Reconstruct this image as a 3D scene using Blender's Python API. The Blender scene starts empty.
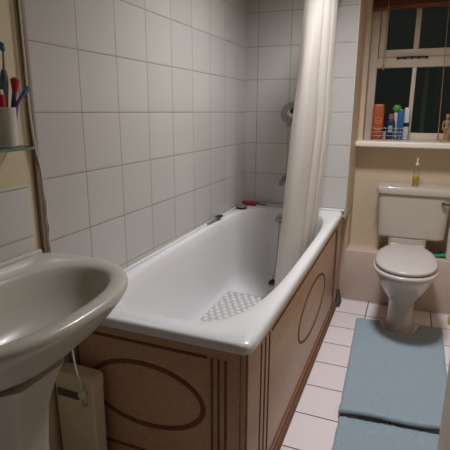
import bpy, bmesh, math, random
from mathutils import Vector, Matrix, noise
random.seed(7)
S = bpy.context.scene
C = S.collection
PI = math.pi

# ------------------------------------------------------------------ camera
cam_d = bpy.data.cameras.new('camera')
cam = bpy.data.objects.new('camera', cam_d); C.objects.link(cam)
cam_d.sensor_width = 36.0
cam_d.lens = 36.0 * 450.09 / 450.0
cam_d.clip_start = 0.02
YAW, PITCH, ROLL = 0.3855, 0.2469, -0.0037
cam.matrix_world = (Matrix.Translation((1.0442, -2.8707, 1.3048)) @ Matrix.Rotation(YAW, 4, 'Z')
                    @ Matrix.Rotation(PI/2 - PITCH, 4, 'X') @ Matrix.Rotation(-ROLL, 4, 'Z'))
S.camera = cam

# ------------------------------------------------------------------ world, exposure
w = bpy.data.worlds.new('night'); S.world = w; w.use_nodes = True
bg = w.node_tree.nodes['Background']
bg.inputs[0].default_value = (0.011, 0.012, 0.011, 1); bg.inputs[1].default_value = 1.4
S.view_settings.view_transform = 'Standard'
S.view_settings.look = 'None'
S.view_settings.exposure = 0.0
S.view_settings.gamma = 1.0
S.view_settings.use_curve_mapping = False
LAMP = (0.84, -0.84, 2.44)
LAMP_POWER = 140.0
LAMP_COLOR = (0.985, 0.985, 1.0)
ld = bpy.data.lights.new('ceiling_bulb', 'SPOT'); ld.spot_size = math.radians(146); ld.spot_blend = 1.0; ld.energy = LAMP_POWER; ld.color = LAMP_COLOR
ld.shadow_soft_size = 0.15
lo = bpy.data.objects.new('ceiling_bulb', ld); C.objects.link(lo); lo.location = LAMP

# ------------------------------------------------------------------ materials
def lin(c):
    return tuple(((v/255)/12.92 if v/255 <= .04045 else ((v/255+.055)/1.055)**2.4) for v in c) + (1,)
def mat(name, rgb, rough=.5, metal=0.0, spec=.5, bump=0.0, bscale=60, var=0.0, coat=0.0):
    m = bpy.data.materials.new(name); m.use_nodes = True
    nt = m.node_tree; b = nt.nodes['Principled BSDF']
    b.inputs['Base Color'].default_value = lin(rgb)
    b.inputs['Roughness'].default_value = rough; b.inputs['Metallic'].default_value = metal
    b.inputs['Specular IOR Level'].default_value = spec
    b.inputs['Coat Weight'].default_value = coat
    tc = nt.nodes.new('ShaderNodeTexCoord')
    if bump or var:
        n = nt.nodes.new('ShaderNodeTexNoise'); n.inputs['Scale'].default_value = bscale
        n.inputs['Detail'].default_value = 4
        nt.links.new(tc.outputs['Object'], n.inputs['Vector'])
        if bump:
            bp = nt.nodes.new('ShaderNodeBump'); bp.inputs['Strength'].default_value = bump
            bp.inputs['Distance'].default_value = .004
            nt.links.new(n.outputs['Fac'], bp.inputs['Height']); nt.links.new(bp.outputs['Normal'], b.inputs['Normal'])
        if var:
            mx = nt.nodes.new('ShaderNodeMix'); mx.data_type = 'RGBA'
            mx.inputs[6].default_value = lin(tuple(max(0, v*(1-var)) for v in rgb))
            mx.inputs[7].default_value = lin(tuple(min(255, v*(1+var)) for v in rgb))
            nt.links.new(n.outputs['Fac'], mx.inputs[0]); nt.links.new(mx.outputs[2], b.inputs['Base Color'])
    return m

def tile_mat(name, rgb, grout, axes, size, off, gw, rough=.22, var=.03):
    """ceramic tiles: axes = which world coordinates run across the face"""
    m = bpy.data.materials.new(name); m.use_nodes = True
    nt = m.node_tree; b = nt.nodes['Principled BSDF']; L = nt.links
    geo = nt.nodes.new('ShaderNodeNewGeometry'); sep = nt.nodes.new('ShaderNodeSeparateXYZ')
    L.new(geo.outputs['Position'], sep.inputs[0])
    def mth(op, a, bb=None, cc=None):
        n = nt.nodes.new('ShaderNodeMath'); n.operation = op
        for i, v in enumerate((a, bb, cc)):
            if v is None: continue
            if isinstance(v, (int, float)): n.inputs[i].default_value = v
            else: L.new(v, n.inputs[i])
        return n.outputs[0]
    ds, cells = [], []
    for ax, sz, of in zip(axes, size, off):
        t = mth('DIVIDE', mth('SUBTRACT', sep.outputs[ax], of), sz)
        fl = mth('FLOOR', t); fr = mth('SUBTRACT', t, fl)
        d = mth('MULTIPLY', mth('MINIMUM', fr, mth('SUBTRACT', 1.0, fr)), sz)
        ds.append(d); cells.append(fl)
    d = mth('MINIMUM', ds[0], ds[1])
    mr = nt.nodes.new('ShaderNodeMapRange'); L.new(d, mr.inputs[0])
    mr.inputs[1].default_value = gw*.5; mr.inputs[2].default_value = gw*.5+.0012
    cv = nt.nodes.new('ShaderNodeCombineXYZ'); L.new(cells[0], cv.inputs[0]); L.new(cells[1], cv.inputs[1])
    wn = nt.nodes.new('ShaderNodeTexWhiteNoise'); L.new(cv.outputs[0], wn.inputs['Vector'])
    tint = nt.nodes.new('ShaderNodeMix'); tint.data_type = 'RGBA'
    tint.inputs[6].default_value = lin(tuple(v*(1-var) for v in rgb)); tint.inputs[7].default_value = lin(rgb)
    L.new(wn.outputs['Value'], tint.inputs[0])
    ns = nt.nodes.new('ShaderNodeTexNoise'); ns.inputs['Scale'].default_value = 9; L.new(geo.outputs['Position'], ns.inputs['Vector'])
    gr = nt.nodes.new('ShaderNodeMix'); gr.data_type = 'RGBA'
    gr.inputs[6].default_value = lin(grout); gr.inputs[7].default_value = lin(tuple(v*.8 for v in grout))
    L.new(ns.outputs['Fac'], gr.inputs[0])
    mx = nt.nodes.new('ShaderNodeMix'); mx.data_type = 'RGBA'
    L.new(mr.outputs[0], mx.inputs[0]); L.new(gr.outputs[2], mx.inputs[6]); L.new(tint.outputs[2], mx.inputs[7])
    L.new(mx.outputs[2], b.inputs['Base Color'])
    rr = nt.nodes.new('ShaderNodeMapRange'); L.new(mr.outputs[0], rr.inputs[0])
    rr.inputs[3].default_value = .8; rr.inputs[4].default_value = rough; L.new(rr.outputs[0], b.inputs['Roughness'])
    pil = nt.nodes.new('ShaderNodeMapRange'); L.new(d, pil.inputs[0]); pil.interpolation_type = 'SMOOTHSTEP'
    pil.inputs[1].default_value = gw*.4; pil.inputs[2].default_value = gw*.5+.006
    bp = nt.nodes.new('ShaderNodeBump'); bp.inputs['Strength'].default_value = .35; bp.inputs['Distance'].default_value = .002
    L.new(pil.outputs[0], bp.inputs['Height']); L.new(bp.outputs['Normal'], b.inputs['Normal'])
    return m

def wood_mat(name, c1, c2, rough=.5, scale=(40, 40, 4), dist=3.0):
    m = bpy.data.materials.new(name); m.use_nodes = True
    nt = m.node_tree; b = nt.nodes['Principled BSDF']; L = nt.links
    geo = nt.nodes.new('ShaderNodeNewGeometry')
    mp = nt.nodes.new('ShaderNodeMapping'); mp.inputs['Scale'].default_value = scale; L.new(geo.outputs['Position'], mp.inputs[0])
    n = nt.nodes.new('ShaderNodeTexNoise'); n.inputs['Scale'].default_value = 1.0; n.inputs['Detail'].default_value = 6
    n.inputs['Distortion'].default_value = dist*.2; L.new(mp.outputs[0], n.inputs['Vector'])
    r = nt.nodes.new('ShaderNodeValToRGB'); r.color_ramp.elements[0].color = lin(c1); r.color_ramp.elements[1].color = lin(c2)
    r.color_ramp.elements[0].position = .3; r.color_ramp.elements[1].position = .7
    L.new(n.outputs['Fac'], r.inputs[0]); L.new(r.outputs[0], b.inputs['Base Color'])
    b.inputs['Roughness'].default_value = rough; b.inputs['Specular IOR Level'].default_value = .35
    return m

def glass_mat(name, tint=(1, 1, 1, 1), refl=.08):
    m = bpy.data.materials.new(name); m.use_nodes = True
    nt = m.node_tree; nt.nodes.clear(); L = nt.links
    o = nt.nodes.new('ShaderNodeOutputMaterial'); mx = nt.nodes.new('ShaderNodeMixShader')
    t = nt.nodes.new('ShaderNodeBsdfTransparent'); g = nt.nodes.new('ShaderNodeBsdfGlossy')
    t.inputs[0].default_value = tint; g.inputs['Roughness'].default_value = .03
    fr = nt.nodes.new('ShaderNodeLayerWeight'); fr.inputs[0].default_value = .15
    ad = nt.nodes.new('ShaderNodeMath'); ad.operation = 'MULTIPLY_ADD'; ad.inputs[1].default_value = .6; ad.inputs[2].default_value = refl*.5
    L.new(fr.outputs['Fresnel'], ad.inputs[0])
    L.new(ad.outputs[0], mx.inputs[0]); L.new(t.outputs[0], mx.inputs[1]); L.new(g.outputs[0], mx.inputs[2]); L.new(mx.outputs[0], o.inputs[0])
    return m

M = {}
WT = (190, 187, 183)
M['tile_left'] = tile_mat('wall_tile_left', WT, (160, 151, 141), ('Y', 'Z'), (.2125, .2), (-.3286, .1), .003)
M['tile_end'] = tile_mat('wall_tile_end', WT, (160, 151, 141), ('X', 'Z'), (.2155, .2015), (.0830, .0945), .003)
M['tile_splash'] = tile_mat('splash_tile', (206, 205, 203), (180, 175, 168), ('Y', 'Z'), (.15, .15), (-1.862, .935), .004)
M['floor'] = tile_mat('floor_tile', (240, 230, 232), (112, 98, 88), ('X', 'Y'), (.2, .2275), (.876, .014), .0055, rough=.35, var=.04)
M['cream'] = mat('cream_paint', (208, 190, 164), .6, bump=.08, bscale=120, var=.02)
M['cream_left'] = mat('cream_paint_basin_wall', (204, 190, 160), .6, bump=.08, bscale=120, var=.02)
M['ceil'] = mat('ceiling_paint', (222, 216, 206), .8, bump=.05)
M['gloss_cream'] = mat('gloss_cream_paint', (204, 184, 172), .35, bump=.04, bscale=40, var=.015)
M['frame'] = mat('window_gloss_paint', (222, 208, 194), .35, bump=.05, bscale=50, var=.02)
M['ceramic'] = mat('white_ceramic', (192, 183, 173), .16, coat=.3, var=.01, bscale=8)
M['basin'] = mat('basin_ceramic', (192, 187, 176), .28, coat=.1, var=.01, bscale=8)
M['enamel'] = mat('bath_enamel', (220, 219, 221), .22, coat=.15, var=.01, bscale=6)
M['seat'] = mat('toilet_seat_plastic', (196, 188, 185), .25, var=.01, bscale=8)
M['panel'] = wood_mat('bath_panel_wood', (180, 143, 114), (194, 158, 128), .36, (60, 5, 60))
M['groove'] = wood_mat('bath_panel_groove', (104, 68, 46), (122, 82, 57), .6, (60, 60, 6))
M['dark'] = mat('dark_gap', (40, 32, 28), .8, var=.1)
M['chrome'] = mat('chrome', (205, 205, 205), .14, 1.0, var=.03, bscale=20)
M['chrome_dull'] = mat('dull_chrome', (150, 147, 143), .3, .5, var=.05, bscale=20)
M['black'] = mat('black_plastic', (28, 27, 28), .4, var=.1)
M['rubber'] = mat('black_rubber', (38, 36, 35), .6, var=.1)
M['blind'] = wood_mat('blind_wood', (112, 62, 38), (142, 84, 52), .5, (6, 60, 60))
M['cordm'] = mat('tan_cord', (176, 132, 92), .8, bump=.2, bscale=400)
M['white_cable'] = mat('white_cable', (206, 200, 192), .5, var=.02)
M['pwood'] = wood_mat('pale_wood', (168, 126, 92), (190, 150, 114), .5, (40, 40, 200))
M['sill'] = mat('sill_paint', (240, 228, 214), .4, bump=.04, bscale=50, var=.015)
M['glass'] = glass_mat('window_glass', (.75, .8, .77, 1), .05)
M['shelf_glass'] = glass_mat('shelf_glass', (.80, .90, .84, 1), .12)
M['shelf_edge'] = mat('glass_edge', (96, 132, 116), .15, var=.1)
M['clear'] = glass_mat('clear_plastic', (.93, .93, .88, 1), .14)
M['yellow_liq'] = mat('yellow_soap', (214, 178, 62), .25, var=.08, bscale=30)
M['yellow'] = mat('yellow_plastic', (214, 176, 30), .5, bump=.3, bscale=300, var=.1)
M['green_cloth'] = mat('green_cloth', (60, 142, 112), .9, bump=.6, bscale=250, var=.15)
M['orange'] = mat('orange_plastic', (176, 84, 50), .4, var=.04)
M['orange_cap'] = mat('orange_cap', (190, 88, 44), .4, var=.04)
M['emblem'] = mat('gold_emblem', (206, 150, 92), .4, var=.05)
M['navy'] = mat('navy_plastic', (30, 38, 70), .35, var=.1)
M['sky'] = mat('pale_blue_label', (140, 180, 216), .4, var=.05)
M['pink'] = mat('dusky_pink_cap', (150, 96, 100), .5, var=.05)
M['lime'] = mat('lime_cap', (100, 172, 62), .4, var=.05)
M['blue'] = mat('bright_blue_plastic', (40, 98, 160), .35, var=.05)
M['white'] = mat('white_plastic', (218, 214, 210), .35, var=.02)
M['red'] = mat('red_plastic', (184, 34, 52), .4, var=.1)
M['purple'] = mat('purple_plastic', (96, 78, 150), .4, var=.1)
M['bluegrey'] = mat('blue_grey_plastic', (92, 106, 124), .4, var=.08)
M['teal'] = mat('teal_blue_plastic', (38, 92, 128), .4, var=.1)
M['mug'] = mat('mug_ceramic', (216, 212, 206), .25, var=.01)
M['bin'] = mat('cream_bin_plastic', (216, 200, 174), .5, var=.03, bscale=12)
M['bin_in'] = mat('bin_slot', (92, 78, 60), .7, var=.05)
M['cotton'] = mat('white_cotton', (196, 190, 176), .95, bump=.5, bscale=220, var=.03)
M['bmat'] = mat('blue_mat_cotton', (160, 178, 190), .98, spec=.1, bump=.9, bscale=420, var=.10)
M['door'] = mat('door_gloss_paint', (214, 200, 180), .4, bump=.03, bscale=30, var=.01)

# translucent curtain
m = bpy.data.materials.new('shower_curtain_fabric'); m.use_nodes = True
nt = m.node_tree; b = nt.nodes['Principled BSDF']
b.inputs['Base Color'].default_value = lin((224, 219, 216)); b.inputs['Roughness'].default_value = .6
tr = nt.nodes.new('ShaderNodeBsdfTranslucent'); tr.inputs[0].default_value = lin((232, 224, 210))
mx = nt.nodes.new('ShaderNodeMixShader'); mx.inputs[0].default_value = .5
wv = nt.nodes.new('ShaderNodeTexNoise'); wv.inputs['Scale'].default_value = 300
bp = nt.nodes.new('ShaderNodeBump'); bp.inputs['Strength'].default_value = .05
nt.links.new(wv.outputs['Fac'], bp.inputs['Height']); nt.links.new(bp.outputs[0], b.inputs['Normal'])
nt.links.new(b.outputs[0], mx.inputs[1]); nt.links.new(tr.outputs[0], mx.inputs[2])
nt.links.new(mx.outputs[0], nt.nodes['Material Output'].inputs[0]); M['curtain'] = m

# non-slip mat: translucent grey-white bubbles
m = bpy.data.materials.new('clear_vinyl_mat'); m.use_nodes = True
b = m.node_tree.nodes['Principled BSDF']; b.inputs['Base Color'].default_value = lin((176, 172, 174)); b.inputs['Roughness'].default_value = .3
M['vinyl'] = m
M['bubble'] = mat('vinyl_bubble', (212, 209, 209), .2, var=.01)
m = bpy.data.materials.new('lamp_glow'); m.use_nodes = True
b = m.node_tree.nodes['Principled BSDF']; b.inputs['Emission Color'].default_value = (1, .86, .7, 1); b.inputs['Emission Strength'].default_value = 4
b.inputs['Base Color'].default_value = lin((235, 230, 220)); M['glow'] = m

# ------------------------------------------------------------------ helpers
def obj(name, bm, m, parent=None, smooth=True, auto=35):
    bmesh.ops.recalc_face_normals(bm, faces=bm.faces)
    me = bpy.data.meshes.new(name); bm.to_mesh(me); bm.free()
    if m: me.materials.append(m)
    if smooth:
        for p in me.polygons: p.use_smooth = True
        if auto: me.set_sharp_from_angle(angle=math.radians(auto))
    o = bpy.data.objects.new(name, me); C.objects.link(o)
    if parent: o.parent = parent
    return o
def tag(o, label, cat, group=None):
    o['label'] = label; o['category'] = cat
    if group: o['group'] = group
    return o
def thing(name, label, cat, loc=(0, 0, 0), group=None):
    o = bpy.data.objects.new(name, None); C.objects.link(o); o.location = loc; o.empty_display_size = .05
    return tag(o, label, cat, group)
def struct(name, bm, m, **k):
    o = obj(name, bm, m, **k); o['kind'] = 'structure'; return o
def box(bm, x0, x1, y0, y1, z0, z1, bev=0.0, seg=2):
    vs = bmesh.ops.create_cube(bm, size=1)['verts']
    for v in vs:
        v.co = Vector((x0+(v.co.x+.5)*(x1-x0), y0+(v.co.y+.5)*(y1-y0), z0+(v.co.z+.5)*(z1-z0)))
    if bev:
        es = list({e for v in vs for e in v.link_edges})
        bmesh.ops.bevel(bm, geom=es, offset=bev, segments=seg, affect='EDGES', profile=.5)
    return bm
def B(*a, **k): return box(bmesh.new(), *a, **k)
def loft(bm, rings, cap0=True, cap1=True, close=False):
    R = [[bm.verts.new(p) for p in r] for r in rings]
    n = len(R[0]); pairs = list(zip(R, R[1:]))
    if close: pairs.append((R[-1], R[0]))
    for a, c in pairs:
        for i in range(n):
            bm.faces.new((a[i], a[(i+1) % n], c[(i+1) % n], c[i]))
    if not close:
        if cap0: bm.faces.new(R[0])
        if cap1: bm.faces.new(R[-1])
    return bm
def lathe(bm, prof, c=(0, 0, 0), n=24, cap0=True, cap1=True):
    return loft(bm, [[(c[0]+r*math.cos(2*PI*i/n), c[1]+r*math.sin(2*PI*i/n), c[2]+z) for i in range(n)] for r, z in prof], cap0, cap1)
def smooth_path(pts, k=6):
    P = [Vector(p) for p in pts]; out = []
    for i in range(len(P)-1):
        p0 = P[max(i-1, 0)]; p1 = P[i]; p2 = P[i+1]; p3 = P[min(i+2, len(P)-1)]
        for j in range(k):
            t = j/k
            out.append(.5*((2*p1)+(p2-p0)*t+(2*p0-5*p1+4*p2-p3)*t*t+(3*p1-p0-3*p2+p3)*t**3))
    out.append(P[-1]); return out
def tube(bm, pts, r, n=8, closed=False):
    P = [Vector(p) for p in pts]; rings = []; up = None
    for i, p in enumerate(P):
        a = P[(i-1) % len(P)] if (closed or i > 0) else p
        c = P[(i+1) % len(P)] if (closed or i < len(P)-1) else p
        t = (c-a).normalized()
        if up is None:
            up = t.orthogonal().normalized()
        up = (up - t*up.dot(t)).normalized(); s = t.cross(up)
        rr = r[i] if isinstance(r, (list, tuple)) else r
        rings.append([p+rr*(math.cos(2*PI*k/n)*up+math.sin(2*PI*k/n)*s) for k in range(n)])
    return loft(bm, rings, close=closed)
def serad(th, e): return (abs(math.cos(th))**e+abs(math.sin(th))**e)**(-1/e)
def se_ring(x0, x1, y0, y1, z, e, n=128):
    cx, cy, a, bb = (x0+x1)/2, (y0+y1)/2, (x1-x0)/2, (y1-y0)/2
    return [(cx+a*serad(2*PI*i/n, e)*math.cos(2*PI*i/n), cy+bb*serad(2*PI*i/n, e)*math.sin(2*PI*i/n), z) for i in range(n)]
def ring_plane(bm, inner, outer):
    """flat frame between two rectangles (x0,x1,z0,z1) is built by callers with boxes"""
def frame_xz(bm, x0, x1, z0, z1, y0, y1, wl, wr, wb, wt, bev=.003):
    box(bm, x0, x0+wl, y0, y1, z0, z1, bev); box(bm, x1-wr, x1, y0, y1, z0, z1, bev)
    box(bm, x0+wl, x1-wr, y0, y1, z0, z0+wb, bev); box(bm, x0+wl, x1-wr, y0, y1, z1-wt, z1, bev)
    return bm

def shear(bm, zmin=-1):
    """the bath stands slightly higher at its far end"""
    for v in bm.verts:
        if v.co.z > zmin: v.co.z += .020*(v.co.y+1.78)/1.78
    return bm

# ------------------------------------------------------------------ setting
EY = .05; H = 2.50; PX0 = .645; XR = 1.62; YB = -3.15; YW = .454
struct('floor', B(-.1, XR+.1, YB-.1, YW+.35, -.08, 0), M['floor'], smooth=False)
struct('ceiling', B(-.1, XR+.1, YB-.1, YW+.35, H, H+.08), M['ceil'], smooth=False)
struct('wall_left', B(-.1, 0, YB, EY, 0, H), M['cream_left'], smooth=False)
struct('wall_left_tiling', B(0, .008, -1.822, EY, 0, H), M['tile_left'], smooth=False)['label'] = 'square white wall tiles along the left of the bath'
struct('wall_left_splashback', B(0, .007, -2.46, -1.866, .60, 1.092), M['tile_splash'], smooth=False)['label'] = 'white tile splashback behind the basin'
struct('wall_end', box(box(B(-.1, .699, EY+.008, YW, .64, H), -.1, PX0, EY+.008, YW, 0, .64), PX0, .699, .2515, YW, .36, .645), M['cream'], smooth=False)
struct('wall_end_tiling', B(0, .692, EY, EY+.008, .645, H), M['tile_end'], smooth=False)['label'] = 'square white wall tiles at the far end of the bath'
struct('wall_right', B(XR, XR+.1, YB, YW+.35, 0, H), M['cream'], smooth=False)
wbk = bmesh.new(); box(wbk, -.1, .42, YB-.1, YB, 0, H); box(wbk, 1.30, XR+.1, YB-.1, YB, 0, H); box(wbk, .42, 1.30, YB-.1, YB, 2.05, H)
struct('wall_back', wbk, M['cream'], smooth=False)
WX0, WX1, WZ0, WZ1 = .728, 1.325, 1.085, 2.2
wb = bmesh.new()
box(wb, .699, WX0, YW, YW+.25, 0, H); box(wb, WX1, XR, YW, YW+.25, 0, H)
box(wb, WX0, WX1, YW, YW+.25, 0, WZ0); box(wb, WX0, WX1, YW, YW+.25, WZ1, H)
struct('wall_window', wb, M['cream'], smooth=False)
# tile edge trims
struct('trim_1', B(.0, .0125, -1.834, -1.822, 0, H, bev=.002), mat('brown_edge_trim', (128, 104, 80), .6, var=.05))
struct('trim_2', B(.692, .700, EY-.001, EY+.010, .64, H, bev=.001), mat('pale_edge_trim', (196, 188, 176), .5, var=.03))
seal = bmesh.new(); box(seal, .008, .02, -1.78, EY-.008, .662, .676, .004); box(seal, .02, .69, EY-.014, EY-.0005, .662, .676, .004); shear(seal, .5)
struct('trim_3', seal, M['enamel'])['label'] = 'white sealant along the bath edge'
# boxed-in pipe ledge behind the toilet
bx = bmesh.new(); box(bx, PX0, XR, .252, YW, 0, .367, .006)
o = struct('trim_4', bx, M['gloss_cream']); o['label'] = 'cream boxed-in pipe ledge behind the toilet'

# window
YF = .575
win = struct('window_1', frame_xz(bmesh.new(), WX0, WX1, 1.115, WZ1, YF, YF+.06, .05, .05, .05, .05), M['frame'])
tb = bmesh.new(); box(tb, WX0+.05, WX1-.05, YF-.004, YF+.06, 1.60, 1.665, .004)
obj('transom', tb, M['frame'], win)
obj('mullion', B(1.008, 1.035, YF+.002, YF+.055, 1.165, 1.60, bev=.003), M['frame'], win)
sash = obj('upper_sash', frame_xz(bmesh.new(), .782, 1.275, 1.667, 2.15, YF+.008, YF+.05, .045, .04, .05, .05), M['frame'], win)
obj('glazing_bar', B(1.0, 1.033, YF+.012, YF+.046, 1.716, 2.1, bev=.002), M['frame'], sash)
for x0, x1 in ((.778, 1.008), (1.035, 1.275)):
    obj('window_pane', B(x0, x1, YF+.028, YF+.032, 1.165, 1.60), M['glass'], win, smooth=False)
for x0, x1 in ((.827, 1.0), (1.033, 1.235)):
    obj('window_pane', B(x0, x1, YF+.028, YF+.032, 1.716, 2.1), M['glass'], sash, smooth=False)
st = bmesh.new()
tube(st, smooth_path([(.90, YF-.012, 1.660), (.95, YF-.016, 1.663), (1.02, YF-.016, 1.664), (1.10, YF-.012, 1.662)]), .005)
for x in (.91, .955, 1.0, 1.045, 1.09): box(st, x-.006, x+.006, YF-.016, YF+.002, 1.652, 1.668, .002)
obj('casement_stay', st, M['rubber'], win)['label'] = 'dark metal casement stay'
o = struct('trim_5', B(.700, 1.45, .30, YF, WZ0-.005, 1.116, bev=.008, seg=3), M['sill']); o['label'] = 'cream painted window sill board'

# door leaf standing open beside the camera
dr = struct('door_1', B(1.133, 1.173, -2.9, -2.15, .01, 1.99, bev=.003), M['door'])
hb = bmesh.new(); tube(hb, smooth_path([(1.178, -2.24, 1.0), (1.22, -2.24, 1.0), (1.225, -2.27, 1.0), (1.225, -2.34, 1.0)]), .009)
obj('door_handle', hb, M['chrome'], dr)

# ceiling lamp (above the frame)
lt = thing('ceiling_light', 'round chrome ceiling downlight above the bathroom floor', 'ceiling light', (LAMP[0], LAMP[1], H))
obj('shade', lathe(bmesh.new(), [(.060, -.001), (.085, -.03), (.095, -.085), (.092, -.085), (.081, -.03), (.05, -.006)], n=32, cap1=False), M['chrome_dull'], lt)
obj('bulb', lathe(bmesh.new(), [(.018, -.002), (.018, -.03), (.032, -.05), (.028, -.066), (.006, -.072)], n=20), M['glow'], lt)

# ------------------------------------------------------------------ bath
def tub():
    bm = bmesh.new()
    X0, X1, Y0, Y1 = .010, .684, -1.787, EY-.003
    rings = []
    def R(x0, x1, y0, y1, z, e): rings.append(se_ring(x0, x1, y0, y1, z, e, 200))
    R(X0+.02, X1-.02, Y0+.02, Y1-.0, .634, 50)
    R(X0, X1, Y0, Y1, .634, 50)
    R(X0, X1, Y0, Y1, .650, 50)
    R(X0+.002, X1-.003, Y0+.003, Y1-.002, .659, 46)
    R(X0+.008, X1-.010, Y0+.010, Y1-.008, .664, 40)
    R(X0+.016, X1-.030, Y0+.045, Y1-.040, .665, 9)
    R(.042, .640, -1.712, -.03, .664, 3.9)
    R(.046, .635, -1.704, -.035, .660, 3.9)
    R(.051, .629, -1.695, -.042, .650, 3.9)
    R(.058, .621, -1.675, -.052, .60, 3.8)
    R(.066, .612, -1.62, -.068, .50, 3.7)
    R(.075, .602, -1.55, -.09, .40, 3.6)
    R(.085, .592, -1.48, -.115, .335, 3.6)
    R(.096, .580, -1.43, -.14, .295, 3.6)
    R(.115, .560, -1.39, -.175, .268, 3.6)
    R(.145, .53, -1.34, -.24, .258, 3.6)
    R(.22, .45, -1.2, -.40, .255, 3.4)
    R(.30, .37, -.9, -.7, .254, 3.0)
    loft(bm, rings, cap0=False, cap1=True)
    return shear(bm, .58)
bath = obj('bathtub', tub(), M['enamel'], auto=80)
tag(bath, 'white bathtub with flat rim along the tiled left wall', 'bathtub')
ov = bmesh.new()
tube(ov, [(.292, -.046, .615), (.292, -.058, .614)], .034, 24); tube(ov, [(.292, -.057, .614), (.292, -.064, .613)], [.022, .016], 20)
obj('overflow', ov, M['chrome_dull'], bath)
dn = lathe(bmesh.new(), [(.033, 0), (.033, .003), (.026, .004), (.024, .001)], (.326, -.30, .2575), 24)
obj('drain', dn, M['chrome_dull'], bath)
ch = bmesh.new()
tube(ch, smooth_path([(.292, -.066, .607), (.296, -.085, .52), (.302, -.125, .42), (.312, -.2, .33), (.323, -.29, .285)]), .0035, 6)
hem_line = obj('hem_shadow_line', ch, M['chrome_dull'], bath)  # thin tube added in place of the curtain's hem and shadow line
obj('hem_spot', lathe(bmesh.new(), [(.024, 0), (.026, .006), (.022, .014), (.008, .017), (.006, .026)], (.326, -.30, .262), 20), M['rubber'], bath)  # added knob imitating the dark spot at the curtain's hem

# panels
PX, PY = .664, -1.766
def bead_strip(bm, pts, wdt, h, nrm, closed=False):
    """flat moulded line following pts, width wdt, standing h proud along nrm"""
    P = [Vector(p) for p in pts]; N = Vector(nrm); rings = []
    for i, p in enumerate(P):
        a = P[(i-1) % len(P)] if (closed or i > 0) else p
        c = P[(i+1) % len(P)] if (closed or i < len(P)-1) else p
        s = (c-a).normalized().cross(N)
        rings.append([p-s*wdt/2, p-s*wdt*.3+N*h, p+s*wdt*.3+N*h, p+s*wdt/2])
    R = [[bm.verts.new(q) for q in r] for r in rings]
    prs = list(zip(R, R[1:])) + ([(R[-1], R[0])] if closed else [])
    for a, c in prs:
        for i in range(3): bm.faces.new((a[i], a[i+1], c[i+1], c[i]))
        bm.faces.new((a[3], a[0], c[0], c[3]))
    if not closed: bm.faces.new(R[0]); bm.faces.new(R[-1])
    return bm
sp = obj('side_panel', shear(B(PX-.018, PX, PY, EY-.012, .012, .633, bev=.003), .4), M['panel'], bath); sp['label'] = 'long brown wooden bath panel with oval moulding'
X = PX-.001
def side(name, pts, wdt=.010, closed=False): obj(name, bead_strip(bmesh.new(), pts, wdt, .0045, (1, 0, 0), closed), M['groove'], sp)
oval = [(X, -.74+.325*math.cos(t), .352+.128*math.sin(t)) for t in [2*PI*i/64 for i in range(64)]]
side('oval_groove', oval, .016, True)
for y in (-1.62, -1.575, -1.53): side('upright_groove', [(X, y, .05), (X, y, .585)])
for y in (-.07, -.025): side('upright_groove', [(X, y, .05), (X, y, .585)])
side('border_groove', [(X, -1.50, .578), (X, -.10, .594)])
side('border_groove', [(X, -1.50, .075), (X, -.10, .075)])
side('corner_groove', [(X, PY+.007, .02), (X, PY+.007, .628)], .012)
obj('plinth_strip', B(PX-.001, PX+.012, PY+.01, EY-.012, .0, .03, bev=.003), M['groove'], sp)
ep = obj('end_panel', B(.012, PX-.019, PY, PY+.018, .012, .633, bev=.003), M['panel'], bath); ep['label'] = 'short brown wooden end panel with oval moulding'
Y = PY+.001
def end(name, pts, wdt=.011, closed=False): obj(name, bead_strip(bmesh.new(), pts, wdt, .0045, (0, -1, 0), closed), M['groove'], ep)
oval = [(.312+.213*math.cos(t), Y, .402+.113*math.sin(t)) for t in [2*PI*i/64 for i in range(64)]]
end('oval_groove', oval, .020, True)
for x in (.555, .577, .600): end('upright_groove', [(x, Y, .05), (x, Y, .590)], .010)
for x in (.03, .052): end('upright_groove', [(x, Y, .05), (x, Y, .590)], .010)
end('border_groove', [(.075, Y, .588), (.54, Y, .588)], .012)
end('border_groove', [(.085, Y, .182), (.535, Y, .182)], .012)
o = struct('trim_6', B(PX-.0185, PX, EY-.0115, .251, .03, .652, bev=.002), M['panel']); o['label'] = 'brown wooden cladding between bath panel and pipe ledge'
# added wedge imitating the dark notch in the panel's far bottom corner
wd = bmesh.new()
v = [wd.verts.new(p) for p in ((.667, .0, 0), (.694, .0, 0), (.694, .12, 0), (.667, .12, 0), (.668, .07, .09), (.676, .07, .09), (.676, .115, .09), (.668, .115, .09))]
for f in ((0, 1, 2, 3), (4, 5, 6, 7), (0, 1, 5, 4), (1, 2, 6, 5), (2, 3, 7, 6), (3, 0, 4, 7)): wd.faces.new([v[i] for i in f])
bmesh.ops.translate(wd, verts=wd.verts, vec=(.000, .085, 0))
bmesh.ops.bevel(wd, geom=list(wd.edges), offset=.003, segments=2, affect='EDGES')
tag(obj('dark_notch_wedge', wd, M['rubber']), 'black wedge standing in for the dark notch at the far bottom corner of the bath panel', 'dark notch')

# non-slip mat in the bath
nm = thing('bath_mat', 'translucent bubbled non-slip mat lying inside the white bathtub', 'non-slip mat', (.300, -.9, .2565))
obj('mat_sheet', B(-.19, .21, -.42, .365, .0045, .0085, bev=.0015), M['vinyl'], nm)
bb = bmesh.new(); r = 0; yy = -.395
while yy < .345:
    xx = -.168 + (.0 if r % 2 else .021)
    while xx < .19:
        lathe(bb, [(.0175, 0), (.016, .004), (.0105, .0065), (.004, .0075)], (xx, yy, .0083), 10, cap0=False); xx += .042
    yy += .0364; r += 1
o = obj('bubbles', bb, M['bubble'], nm, auto=None); o['kind'] = 'stuff'

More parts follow.
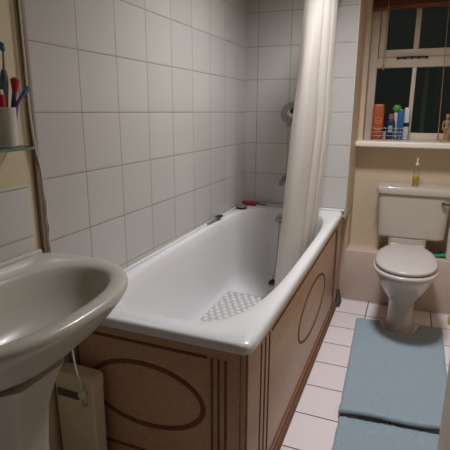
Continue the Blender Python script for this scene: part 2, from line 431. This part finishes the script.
# things on the bath rim and end wall
rz = thing('razor', 'dark grey razor lying on the bath rim against the left tiles', 'razor', (.032, -.53, .681))
rb = bmesh.new(); tube(rb, smooth_path([(-.012, -.085, .006), (-.004, -.04, .010), (.0, .0, .018), (.004, .035, .016)]), [.006]*6+[.0075]*6+[.006]*7, 8)
obj('handle', rb, M['chrome_dull'], rz)
obj('blade_head', B(-.013, .015, .03, .088, .012, .026, bev=.004), M['black'], rz)
tn = thing('soap_tin', 'small flat dark tin on the bath rim beside the red brush', 'tin', (.050, -.13, .6845))
obj('tin_body', lathe(bmesh.new(), [(.033, 0), (.035, .003), (.035, .012)], n=24), M['black'], tn)
obj('tin_lid', lathe(bmesh.new(), [(.036, .012), (.036, .018), (.033, .021)], n=24), M['chrome_dull'], tn)
br = thing('brush', 'red brush with thin dark handle in the far corner of the bath rim', 'brush', (.045, -.015, .687))
obj('brush_head', B(-.03, .07, -.013, .013, .006, .030, bev=.008, seg=3), M['red'], br)
obj('bristles', B(-.025, .065, -.010, .010, -.0025, .008, bev=.001), M['black'], br)
hb = bmesh.new(); tube(hb, [(.068, 0, .016), (.10, 0, .012), (.14, -.002, .010)], [.006, .004, .005]); obj('handle', hb, M['rubber'], br)

vl = thing('shower_valve', 'round chrome shower valve with dark dial on the end wall', 'shower valve', (.318, EY, 1.297))
vb = bmesh.new(); tube(vb, [(0, -.0005, 0), (0, -.012, 0), (0, -.016, 0)], [.067, .067, .058], 32); obj('plate', vb, M['chrome_dull'], vl)
vb = bmesh.new(); tube(vb, [(.012, -.015, .0), (.012, -.05, .0), (.012, -.056, .0)], [.034, .030, .022], 24); obj('dial', vb, M['chrome'], vl)
vb = bmesh.new(); tube(vb, [(.018, -.056, .012), (.018, -.060, .012)], [.016, .014], 20); obj('dial_marker', vb, M['black'], vl)
vb = bmesh.new(); tube(vb, [(.0, -.03, -.03), (-.004, -.045, -.06), (-.006, -.05, -.082)], [.012, .010, .011], 12); obj('lever', vb, M['chrome_dull'], vl)
sk = thing('bath_spout', 'small chrome bath spout low on the end wall', 'spout', (.290, EY, .868))
vb = bmesh.new(); tube(vb, [(0, -.0005, 0), (0, -.01, 0)], .026, 24); obj('wall_flange', vb, M['chrome_dull'], sk)
vb = bmesh.new(); tube(vb, smooth_path([(0, -.008, 0), (0, -.06, .002), (0, -.085, -.006), (0, -.09, -.03)]), .015, 16); obj('spout_pipe', vb, M['chrome_dull'], sk)

# ------------------------------------------------------------------ shower curtain and rail
rail_z = 1.972
rl = thing('curtain_rail', 'shower curtain rail running above the bath edge', 'curtain rail', (.60, EY, rail_z))
rbm = bmesh.new(); tube(rbm, smooth_path([(0, -.002, 0), (0, -1.5, 0), (-.03, -1.68, 0), (-.15, -1.78, 0), (-.592, -1.79, 0)], 8), .011, 12)
obj('rail', rbm, M['white'], rl)
def curtain():
    T = [(.500, -.462), (.528, -.482), (.560, -.478), (.582, -.455), (.562, -.425), (.594, -.405), (.604, -.37), (.570, -.345), (.564, -.315), (.604, -.295), (.606, -.265), (.566, -.245), (.562, -.215), (.600, -.19), (.600, -.16), (.570, -.14), (.574, -.11), (.592, -.09)]
    Bt = [(.440, -.690), (.480, -.705), (.520, -.690), (.550, -.650), (.538, -.580), (.552, -.53), (.556, -.48), (.538, -.45), (.534, -.42), (.554, -.40), (.552, -.375), (.534, -.355), (.530, -.335), (.550, -.32), (.548, -.305), (.532, -.295), (.530, -.285), (.54, -.275)]
    P0 = smooth_path([(x, y, 0) for x, y in T], 7); P1 = smooth_path([(x, y, 0) for x, y in Bt], 7)
    bm = bmesh.new(); NV = 44; g = []; z0 = rail_z-.025; z1 = .34
    for k in range(NV+1):
        v = k/NV; z = z0+(z1-z0)*v; row = []
        for i, (a, b_) in enumerate(zip(P0, P1)):
            e = v
            if i > 24:                        # the gathered part hangs straight, then tucks in below the rim
                e = max(0, (v-.42)/.58)**1.2
            elif i > 14:
                w_ = (i-14)/10; e = v*(1-w_)+w_*max(0, (v-.42)/.58)**1.2
            p = a*(1-e)+b_*e
            q = .006*noise.noise(Vector((i*.06, v*5, 2)))
            row.append(bm.verts.new((p.x+q, p.y+q*.7, z)))
        g.append(row)
    for k in range(NV):
        for i in range(len(P0)-1):
            bm.faces.new((g[k][i], g[k][i+1], g[k+1][i+1], g[k+1][i]))
    return bm
cu = obj('shower_curtain', curtain(), M['curtain'], auto=None)
sd = cu.modifiers.new('cloth', 'SOLIDIFY'); sd.thickness = .0015
tag(cu, 'white pleated shower curtain tucked inside the bathtub', 'shower curtain')
for k in range(6):
    rg = bmesh.new(); y = -.46+k*.07
    tube(rg, [(.60+.02*math.cos(t)*0.9, y, rail_z-.006+.022*math.sin(t)) for t in [2*PI*i/16 for i in range(16)]], .002, 6, closed=True)
    obj('curtain_ring', rg, M['white'], cu)

# ------------------------------------------------------------------ toilet
to = thing('toilet', 'white close-coupled toilet with seat lid down under the window', 'toilet', (1.085, 0, 0))
def egg(cx, y0, y1, hw, z, n=64, wide=.5, e=2.2, sq=2.6):
    """egg ring: y0 front, y1 back; widest at fraction wide from the front"""
    ym = y0+(y1-y0)*wide; out = []
    for i in range(n):
        t = 2*PI*i/n; c, s = math.cos(t), math.sin(t); ee = e if s < 0 else sq
        r = serad(t, ee); L_ = (ym-y0) if s < 0 else (y1-ym)
        out.append((cx+hw*r*c, ym+L_*r*s, z))
    return out
bm = bmesh.new()
loft(bm, [egg(0, -.165, .21, .094, 0, e=3, sq=4), egg(0, -.162, .21, .090, .012, e=3, sq=4), egg(0, -.150, .205, .080, .05, e=2.8, sq=4), egg(0, -.148, .20, .077, .13, e=2.6, sq=4), egg(0, -.165, .20, .082, .185, e=2.5, sq=3.5),
          egg(0, -.215, .205, .100, .225, e=2.4, sq=3.5), egg(0, -.275, .21, .130, .28, e=2.3, sq=3.5), egg(0, -.325, .215, .155, .34, e=2.2, sq=3.5), egg(0, -.358, .22, .168, .385, e=2.2, sq=3.5),
          egg(0, -.368, .225, .172, .405, e=2.2, sq=3.5), egg(0, -.362, .225, .168, .414, e=2.2, sq=3.5)])
obj('bowl', bm, M['ceramic'], to, auto=60)
obj('back_shelf', loft(bmesh.new(), [se_ring(-.10, .10, .12, .42, .36, 5, 48), se_ring(-.135, .135, .11, .425, .40, 5, 48), se_ring(-.14, .14, .11, .43, .408, 5, 48), se_ring(-.12, .12, .22, .425, .414, 5, 48), se_ring(-.12, .12, .23, .425, .4875, 5, 48)]), M['ceramic'], to)
def disc(y0, y1, hw, z0, z1, bev, wide=.46):
    return loft(bmesh.new(), [egg(0, y0+bev, y1-bev, hw-bev, z0, 72, wide, 2.15, 2.5), egg(0, y0+bev*.3, y1-bev*.3, hw-bev*.3, z0+bev*.35, 72, wide, 2.15, 2.5), egg(0, y0, y1, hw, (z0+z1)/2, 72, wide, 2.15, 2.5),
                              egg(0, y0+bev*.3, y1-bev*.3, hw-bev*.3, z1-bev*.35, 72, wide, 2.15, 2.5), egg(0, y0+bev, y1-bev, hw-bev, z1, 72, wide, 2.15, 2.5),
                              egg(0, y0+bev*3.5, y1-bev*3.5, hw-bev*3.5, z1+.003, 72, wide, 2.15, 2.5)])
obj('seat', disc(-.412, .17, .180, .418, .442, .010, .41), M['seat'], to, auto=70)
obj('seat_lid', disc(-.400, .195, .170, .447, .470, .011, .40), M['seat'], to, auto=70)
for x in (-.075, .075):
    hg = bmesh.new(); tube(hg, [(x-.025, .205, .452), (x+.025, .205, .452)], .013, 14)
    obj('hinge', hg, M['seat'], to)
ci = loft(bmesh.new(), [se_ring(-.190, .205, .262, .448, .488, 9, 72), se_ring(-.197, .220, .252, .45, .50, 9, 72), se_ring(-.207, .232, .243, .45, .78, 9, 72), se_ring(-.207, .232, .243, .45, .785, 9, 72)])
cis = obj('cistern', ci, M['ceramic'], to)
lid = loft(bmesh.new(), [se_ring(-.208, .245, .240, .451, .782, 9, 72), se_ring(-.219, .258, .228, .452, .788, 9, 72), se_ring(-.221, .260, .226, .452, .80, 9, 72), se_ring(-.221, .260, .226, .452, .820, 9, 72), se_ring(-.216, .255, .232, .450, .830, 8, 72), se_ring(-.200, .24, .248, .444, .835, 7, 72), se_ring(-.13, .17, .29, .41, .836, 6, 72)])
obj('cistern_lid', lid, M['ceramic'], to)
lv = bmesh.new(); tube(lv, [(.188, .246, .742), (.188, .222, .742)], .013, 14); tube(lv, [(.188, .224, .742), (.215, .219, .741), (.245, .216, .738)], [.009, .008, .010], 10)
obj('flush_lever', lv, M['chrome'], to)['label'] = 'chrome flush lever'

# soap bottle on the cistern
so = thing('soap_bottle', 'slim clear bottle with yellow liquid standing on the toilet cistern', 'bottle', (1.098, .315, .8365))
obj('liquid', lathe(bmesh.new(), [(.017, .002), (.0185, .005), (.0185, .060), (.017, .062)], n=20), M['yellow_liq'], so)
obj('bottle_body', lathe(bmesh.new(), [(.019, 0), (.021, .003), (.021, .085), (.018, .105), (.010, .125), (.009, .135)], n=24), M['clear'], so)
obj('nozzle', lathe(bmesh.new(), [(.010, .134), (.010, .146), (.005, .149), (.0045, .175), (.006, .177), (.005, .182)], n=16), M['white'], so)

# things beside the cistern
gc = bmesh.new(); N = 26; g = []
for j in range(N+1):
    row = []
    for i in range(N+1):
        x = (i/N-.5)*.12; y = (j/N-.5)*.10
        z = .015 + .022*max(0, 1-(x/.06)**2)*max(0, 1-(y/.05)**2) + .012*noise.noise(Vector((x*22, y*30, 3)))*max(0, 1-(x/.066)**2)
        row.append(gc.verts.new((1.298+x+.008*noise.noise(Vector((0, y*40, 1))), .335+y*.8+.008*noise.noise(Vector((x*40, 0, 2))), .370+max(0.001, z-.012))))
    g.append(row)
for j in range(N):
    for i in range(N): gc.faces.new((g[j][i], g[j][i+1], g[j+1][i+1], g[j+1][i]))
o = obj('cleaning_cloth', gc, M['green_cloth'], auto=None); s = o.modifiers.new('thick', 'SOLIDIFY'); s.thickness = .003; s.offset = 1
tag(o, 'crumpled green cloth on the boxed ledge under the cistern', 'cloth')
cb = thing('cleaner_bottle', 'white cleaner bottle standing on the ledge right of the cistern', 'bottle', (1.374, .31, .3675))
obj('bottle_body', lathe(bmesh.new(), [(.040, 0), (.046, .006), (.047, .15), (.046, .20), (.040, .225), (.022, .245), (.018, .252)], n=28), M['white'], cb)
obj('collar', lathe(bmesh.new(), [(.026, .252), (.026, .270)], n=24), M['red'], cb)
obj('cap', lathe(bmesh.new(), [(.036, .271), (.038, .275), (.037, .345), (.028, .352)], n=24), M['white'], cb)
sg = bmesh.new(); box(sg, 1.372, 1.46, .08, .14, .001, .040, .008, 3)
tag(obj('sponge', sg, M['yellow']), 'yellow sponge on the floor tiles by the boxed ledge', 'sponge')

# ------------------------------------------------------------------ basin
bs = thing('washbasin', 'white pedestal washbasin on the left wall in front of the bath', 'washbasin', (0, -2.15, 0))
def dring(front, half, z, x0=.008, cx=.16, e=2.45, n=120, hb=None):
    a = front-cx; out = []
    for i in range(n):
        t = 2*PI*i/n; c, s = math.cos(t), math.sin(t)
        a_ = a if c > 0 else max(cx-x0, .001)
        ee = e if c > 0 else 6
        r = serad(t, ee); out.append((cx+a_*r*c, half*r*s, z))
    return out
def oring(cx, a, hb, z, e=2.2, n=120):
    return [(cx+a*serad(2*PI*i/n, e)*math.cos(2*PI*i/n), hb*serad(2*PI*i/n, e)*math.sin(2*PI*i/n), z) for i in range(n)]
rings = [dring(.215, .095, .675, .03, .12), dring(.262, .14, .695, .03, .13), dring(.32, .195, .73, .02, .14), dring(.37, .248, .775, .012), dring(.405, .285, .815), dring(.428, .308, .845), dring(.437, .320, .862), dring(.438, .322, .872), dring(.434, .319, .879), dring(.424, .311, .882),
         dring(.408, .298, .880, .012), oring(.238, .155, .268, .876), oring(.238, .147, .260, .868), oring(.238, .137, .249, .85), oring(.238, .12, .226, .81), oring(.235, .097, .185, .768), oring(.232, .065, .12, .74), oring(.23, .03, .05, .728)]
obj('bowl', loft(bmesh.new(), rings), M['basin'], bs, auto=80)
obj('upstand', B(.0075, .024, -.30, .300, .872, .892, bev=.007, seg=3), M['basin'], bs)
def oct_(cx, a, b_, z, k=.55):
    P = [(a, -b_*k), (a, b_*k), (a*k, b_), (-a, b_), (-a, -b_), (a*k, -b_)]; out = []
    for i in range(6):
        p, q = P[i], P[(i+1) % 6]
        for t in [j/10 for j in range(10)]:
            f = t
            out.append((cx+p[0]+(q[0]-p[0])*f, p[1]+(q[1]-p[1])*f, z))
    sm = []
    for i in range(60):
        sm.append(tuple((out[i-1][c]+2*out[i][c]+out[(i+1) % 60][c])/4 for c in (0, 1))+(z,))
    return sm
ped = [oct_(.165, .105, .12, 0), oct_(.163, .102, .115, .02), oct_(.155, .085, .095, .08), oct_(.150, .075, .085, .25), oct_(.150, .075, .085, .42), oct_(.155, .083, .092, .56), oct_(.165, .10, .108, .64), oct_(.17, .118, .125, .69)]
obj('pedestal', loft(bmesh.new(), ped), M['basin'], bs, auto=60)
obj('waste', lathe(bmesh.new(), [(.028, 0), (.028, .004), (.02, .003)], (.23, 0, .728), 24), M['chrome'], bs)
for y, lb in ((-.235, 'hot'), (-.10, 'cold')):
    tp = bmesh.new(); lathe(tp, [(.022, 0), (.020, .01), (.014, .02), (.013, .05), (.022, .055), (.020, .085), (.010, .09)], (.055, y, .880), 18)
    tube(tp, smooth_path([(.06, y, .91), (.10, y, .925), (.135, y, .92), (.14, y, .905)]), .009, 10); obj('tap', tp, M['chrome'], bs)

# cable
cab = bmesh.new()
tube(cab, smooth_path([(.014, -1.838, 1.70), (.014, -1.840, 1.45), (.014, -1.839, 1.30), (.0155, -1.833, 1.20), (.0135, -1.818, 1.13), (.0135, -1.815, 1.06), (.0135, -1.808, 1.03), (.0135, -1.812, .98), (.0135, -1.806, .95), (.0135, -1.812, .91), (.014, -1.806, .84), (.03, -1.803, .70), (.08, -1.806, .63), (.108, -1.855, .585), (.133, -1.872, .506), (.145, -1.872, .465), (.147, -1.872, .44)], 6), .0032, 8)
ca = obj('electric_cable', cab, M['white_cable']); tag(ca, 'white electric cable hanging down the tile edge behind the basin', 'cable')
obj('cable_end', B(.136, .158, -1.879, -1.865, .412, .442, bev=.004), M['white_cable'], ca)
hk = bmesh.new(); tube(hk, smooth_path([(.148, -1.872, .416), (.150, -1.873, .392), (.158, -1.873, .386), (.166, -1.873, .398)]), .003, 8); obj('hook', hk, M['chrome_dull'], ca)

# narrow bin between basin and bath
bi = thing('waste_bin', 'slim cream plastic bin between the basin pedestal and bath end panel', 'bin', (.10, -1.823, 0))
obj('bin_body', loft(bmesh.new(), [se_ring(-.075, .068, -.024, .024, 0, 14, 64), se_ring(-.078, .072, -.027, .027, .01, 14, 64), se_ring(-.082, .074, -.03, .03, .43, 14, 64)]), M['bin'], bi)
obj('bin_lid', loft(bmesh.new(), [se_ring(-.084, .076, -.032, .031, .429, 14, 64), se_ring(-.084, .076, -.032, .031, .462, 14, 64), se_ring(-.080, .072, -.028, .028, .472, 12, 64)]), M['bin'], bi)
obj('handle_slot', B(-.07, .018, -.0335, -.027, .385, .412, bev=.002), M['bin_in'], bi)

# ------------------------------------------------------------------ glass shelf
sh = thing('glass_shelf', 'greenish glass shelf on the cream wall above the basin', 'shelf', (0, -2.12, 1.205))
def shelf_ring(d, z):
    out = []; x1 = .112-d; y0 = -.285+d; y1 = .212-d; r = .05
    out += [(.004, y0, z), (x1-r, y0, z)]
    out += [(x1-r+r*math.sin(a), y0+r-r*math.cos(a), z) for a in [PI/2*i/8 for i in range(1, 8)]]
    out += [(x1, y0+r, z), (x1, y1-r, z)]
    out += [(x1-r+r*math.cos(a), y1-r+r*math.sin(a), z) for a in [PI/2*i/8 for i in range(1, 8)]]
    out += [(x1-r, y1, z), (.004, y1, z)]
    return out
obj('glass_pane', loft(bmesh.new(), [shelf_ring(.0, 0), shelf_ring(0, .006)]), M['shelf_glass'], sh, smooth=False)
eb = loft(bmesh.new(), [shelf_ring(-.0015, -.0005), shelf_ring(-.0015, .0065), shelf_ring(.002, .0065), shelf_ring(.002, -.0005)], close=True)
obj('pane_edge', eb, M['shelf_edge'], sh, smooth=False)['label'] = 'green edge of the glass'
for y in (.185, -.24):
    obj('bracket', B(.0, .03, y-.008, y+.008, -.008, .032, bev=.003), M['clear'], sh)

MX, MY = .052, -1.962
mg = thing('tumbler', 'white tumbler on the glass shelf holding the toothbrushes', 'tumbler', (MX, MY, 1.2125))
obj('cup', lathe(bmesh.new(), [(.022, 0), (.025, .003), (.0285, .099), (.0295, .101), (.0265, .099), (.023, .008), (.016, .006)], n=32), M['mug'], mg)
def stick(name, label, cat, parts, group=None):
    t = thing(name, label, cat, (MX, MY, 1.2195), group)
    for nm_, pts, r, mm in parts:
        k = bmesh.new(); tube(k, pts, r, 12); obj(nm_, k, mm, t)
    return t
stick('electric_toothbrush', 'tall blue-grey electric toothbrush with a thin neck standing in the tumbler', 'toothbrush',
      [('handle', [(-.012, .006, .0), (-.012, .010, .09), (-.010, .018, .165), (-.009, .020, .188)], [.009, .010, .011, .007], M['bluegrey']),
       ('neck', [(-.009, .020, .186), (-.008, .022, .215), (-.007, .022, .238)], [.004, .003, .003], M['chrome_dull']),
       ('brush_head', [(-.008, .024, .236), (-.005, .016, .246), (.002, .010, .250)], [.005, .008, .006], M['teal'])])
stick('toothbrush', 'purple and red toothbrush leaning to the right in the tumbler', 'toothbrush',
      [('handle', [(.006, .012, 0), (.006, .022, .09), (.008, .032, .135)], [.006, .006, .006], M['purple']),
       ('brush_head', [(.008, .032, .133), (.009, .036, .165), (.009, .037, .17)], [.006, .012, .006], M['red'])])
stick('toothbrush', 'blue toothbrush with hooked head leaning lowest to the right in the tumbler', 'toothbrush',
      [('handle', [(.014, .002, 0), (.021, .021, .10), (.023, .044, .128)], [.005, .005, .005], M['purple']),
       ('brush_head', [(.023, .043, .126), (.025, .060, .142), (.025, .066, .146)], [.006, .007, .005], M['teal'])])
stick('toothpaste_tube', 'red toothpaste tube at the left of the tumbler', 'toothpaste',
      [('tube_body', [(.002, -.010, .0), (.003, -.010, .08), (.002, -.010, .125)], [.009, .011, .011], M['red']),
       ('cap', [(.002, -.010, .1245), (.002, -.010, .138)], [.008, .007], M['white'])])
# ------------------------------------------------------------------ window sill things
SZ = 1.1165
cy0 = .475
ca_ = thing('wire_caddy', 'chrome wire caddy on the left of the window sill holding bottles', 'caddy', (.90, .52, SZ))
def wire(bm, x0, x1, y0, y1, z, r=.0022):
    tube(bm, [(x0, y0, z), (x1, y0, z), (x1, y1, z), (x0, y1, z)], r, 6, closed=True)
wr = bmesh.new()
for z in (.004, .032, .056, .082): wire(wr, -.122, .128, -.042, .046, z)
obj('rails', wr, M['chrome'], ca_)
for x in (-.12, -.072, -.024, .024, .072, .126):
    wr = bmesh.new(); tube(wr, [(x, -.042, .082), (x, -.042, .004), (x, .046, .004), (x, .046, .082)], .0016, 6); obj('upright', wr, M['chrome'], ca_)
def bottle(name, label, x, y, parts):
    t = thing(name, label, 'bottle', (x, y, SZ+.0068), 'bottles in the window sill caddy')
    for nm_, kind, args, mm in parts:
        k = bmesh.new()
        if kind == 'l': lathe(k, *args)
        elif kind == 'b': box(k, *args)
        elif kind == 's': loft(k, args[0])
        obj(nm_, k, mm, t)
    return t
def flat(hw, hd, z, e=4): return se_ring(-hw, hw, -hd, hd, z, e, 40)
ob = bottle('shower_gel_bottle', 'tall orange bottle with gold round emblem in the sill caddy', .818, .52,
       [('bottle_body', 's', ([flat(.036, .021, 0), flat(.038, .023, .004), flat(.039, .023, .19), flat(.037, .021, .2)],), M['orange']),
        ('cap', 's', ([flat(.036, .021, .2005), flat(.036, .021, .228), flat(.033, .018, .234)],), M['orange_cap'])])
em = bmesh.new(); tube(em, [(.004+.019*math.cos(t), -.0235, .125+.021*math.sin(t)) for t in [2*PI*i/24 for i in range(24)]], .003, 6, closed=True)
tube(em, [(-.008, -.0235, .128), (.004, -.0235, .120), (.016, -.0235, .128)], .0025, 6); obj('emblem', em, M['emblem'], ob); em = bmesh.new(); box(em, -.018, .026, -.0242, -.0225, .062, .070, .0005); box(em, -.012, .02, -.0242, -.0225, .048, .054, .0005)
obj('lettering', em, M['emblem'], ob)
nb = bottle('lotion_bottle', 'short navy bottle with dusky pink cap in the sill caddy', .905, .508,
       [('bottle_body', 's', ([flat(.026, .017, 0, 3), flat(.028, .019, .004, 3), flat(.028, .019, .115, 3), flat(.016, .013, .135, 2)],), M['navy']),
        ('cap', 'l', ([(.018, .1355), (.019, .139), (.018, .165), (.013, .170)], (0, 0, 0), 20), M['pink'])])
obj('bottle_label', loft(bmesh.new(), [flat(.022, .0198, .05, 3), flat(.022, .0198, .092, 3)]), M['sky'], nb)
bottle('deodorant', 'bottle with round lime green cap behind the navy bottle', .935, .545,
       [('bottle_body', 'l', ([(.02, 0), (.022, .003), (.022, .165), (.016, .178)], (0, 0, 0), 24), M['white']),
        ('cap', 'l', ([(.012, .178), (.024, .188), (.029, .205), (.024, .222), (.012, .231)], (0, 0, 0), 24), M['lime'])])
bottle('shampoo_bottle', 'slim bright blue bottle right of the navy one in the sill caddy', .966, .505,
       [('bottle_body', 's', ([flat(.018, .018, 0), flat(.020, .020, .004), flat(.022, .020, .17), flat(.020, .018, .178)],), M['blue']),
        ('cap', 's', ([flat(.019, .017, .1785), flat(.019, .017, .197), flat(.016, .015, .201)],), M['blue'])])
wb_ = bottle('cream_tube', 'white bottle with a dark band at the right end of the sill caddy', 1.003, .53,
       [('bottle_body', 's', ([flat(.016, .018, 0), flat(.018, .020, .004), flat(.018, .020, .20), flat(.015, .016, .212)],), M['white'])])
obj('bottle_label', loft(bmesh.new(), [flat(.0187, .0207, .085), flat(.0187, .0207, .112)]), M['navy'], wb_)

mn = thing('mannequin', 'small jointed wooden artist figure on the right of the window sill', 'figurine', (1.252, .47, SZ))
obj('base', lathe(bmesh.new(), [(.027, 0), (.028, .003), (.028, .011), (.025, .014)], n=28), M['pwood'], mn)
def limb(name, pts, r):
    k = bmesh.new(); tube(k, pts, r, 12); return obj(name, k, M['pwood'], mn)
limb('support_rod', [(0, .012, .013), (0, .012, .088)], .0022)
for s in (-1, 1):
    limb('leg', [(s*.009, -.004, .014), (s*.0095, 0, .02), (s*.0095, 0, .048), (s*.009, 0, .052), (s*.0085, 0, .056), (s*.008, 0, .088)], [.006, .0045, .006, .004, .006, .0075])
    limb('arm', [(s*.018, 0, .133), (s*.022, 0, .112), (s*.022, -.002, .108), (s*.021, -.006, .086), (s*.020, -.008, .076)], [.005, .0045, .0035, .004, .0045])
limb('pelvis', [(0, 0, .082), (0, 0, .088), (0, 0, .099), (0, 0, .102)], [.009, .014, .012, .006])
limb('torso', [(0, 0, .100), (0, 0, .104), (0, 0, .128), (0, 0, .138), (0, 0, .141)], [.006, .010, .0155, .013, .006])
limb('head', [(0, 0, .139), (0, 0, .149), (0, -.001, .153), (0, -.001, .166), (0, 0, .176), (0, 0, .179)], [.0045, .0045, .009, .0115, .009, .003])

# wooden blind
BY = .505
wbd = thing('wooden_blind', 'raised brown wooden venetian blind at the top of the window', 'blind', (1.03, BY, 2.19))
obj('headrail', B(-.296, .288, -.028, .028, -.045, .0, bev=.003), M['blind'], wbd)
for k in range(20):
    obj('slat', B(-.296, .288, -.025, .025, -.055-k*.0078-.004, -.055-k*.0078, bev=.0012), M['blind'], wbd)
obj('bottom_rail', B(-.297, .289, -.027, .027, -.235, -.2125, bev=.004), M['blind'], wbd)
k = bmesh.new(); tube(k, [(-.200, -.031, -.03), (-.203, -.034, -.25), (-.204, -.034, -.575)], .0032, 8); obj('pull_cord', k, M['cordm'], wbd)
k = bmesh.new(); lathe(k, [(.003, 0), (.006, -.008), (.009, -.03), (.0075, -.036), (.003, -.038)], (-.204, -.034, -.572), 14); obj('cord_tassel', k, M['cordm'], wbd)
k = bmesh.new(); tube(k, [(.150, -.031, -.03), (.156, -.034, -.3), (.178, -.034, -1.03)], .0022, 8); obj('pull_cord', k, M['cordm'], wbd)
k = bmesh.new(); lathe(k, [(.003, 0), (.006, -.006), (.010, -.03), (.009, -.038), (.003, -.040)], (.178, -.034, -1.025), 14); obj('cord_tassel', k, M['cordm'], wbd)

# ------------------------------------------------------------------ floor mats
def mat_mesh(quad, z0, th, nx, ny, cut=None, fold=None, seed=0):
    """quad = far-left, far-right, near-right, near-left corners on the floor"""
    fl, fr_, nr, nl = [Vector((p[0], p[1], 0)) for p in quad]
    bm = bmesh.new(); g = []
    def base(u, v):
        p = (fl*(1-u)+fr_*u)*(1-v)+(nl*(1-u)+nr*u)*v
        r_ = .03; return p
    for j in range(ny+1):
        row = []
        for i in range(nx+1):
            u, v = i/nx, j/ny; p = base(u, v)
            d = min(u*.48, (1-u)*.48, v*1.0, (1-v)*1.0)
            if cut:
                dc = cut(p); d = min(d, dc)
            edge = min(1, max(0, d)/.012)
            z = z0 + th*(.35+.65*math.sqrt(edge)) if d > 0 else z0
            tuft = noise.noise(Vector((p.x*150, p.y*110, seed)))*.0050 + noise.noise(Vector((p.x*60, p.y*60, seed+3)))*.0025 + noise.noise(Vector((p.x*20, p.y*20, seed+5)))*.002
            z += tuft*edge
            if fold: z += fold(u, v)
            q = Vector((p.x+.003*noise.noise(Vector((p.y*18, 0, seed+1))), p.y+.003*noise.noise(Vector((p.x*18, 3, seed+2))), z))
            row.append((bm.verts.new(q), d))
        g.append(row)
    for j in range(ny):
        for i in range(nx):
            c = [g[j][i], g[j][i+1], g[j+1][i+1], g[j+1][i]]
            if all(k[1] < 0 for k in c): continue
            bm.faces.new([k[0] for k in c])
    bmesh.ops.delete(bm, geom=[v for v in bm.verts if not v.link_faces], context='VERTS')
    # skirt to the floor
    be = [e for e in bm.edges if e.is_boundary]
    r = bmesh.ops.extrude_edge_only(bm, edges=be)
    for v in [x for x in r['geom'] if isinstance(x, bmesh.types.BMVert)]:
        v.co.z = max(z0, v.co.z-th*.9) if not fold else max(z0, v.co.z-th*.45)
    return bm
def foot_cut(p):
    dx = abs(p.x-1.085)/.118; dy = (p.y+.0)/.19
    if p.y > 0: return (dx-1)*.1
    return (math.sqrt(dx*dx+dy*dy)-1)*.1
def lower_fold(u, v): return 0
M2 = mat_mesh([(.866, -1.085), (1.335, -1.035), (1.30, -2.05), (.885, -2.03)], .001, .012, 110, 200, seed=9)
tag(obj('bath_rug', M2, M['bmat'], auto=None), 'pale blue bath mat nearest the viewer, tucked under the other mat', 'rug', 'pale blue bath mats')
def curl(u, v):
    yy = max(0, (v-.86)/.14)
    ends = .016+.014*u+.006*math.sin(u*7)
    under = max(0, min(1, (v-.90)/.05))
    return .0135*under + ends*yy**2
M1 = mat_mesh([(.826, -.055), (1.335, -.01), (1.325, -1.055), (.862, -1.095)], .001, .013, 120, 240, cut=foot_cut, fold=curl, seed=2)
tag(obj('bath_rug', M1, M['bmat'], auto=None), 'pale blue bath mat cut out around the toilet foot, near edge curled up', 'rug', 'pale blue bath mats')
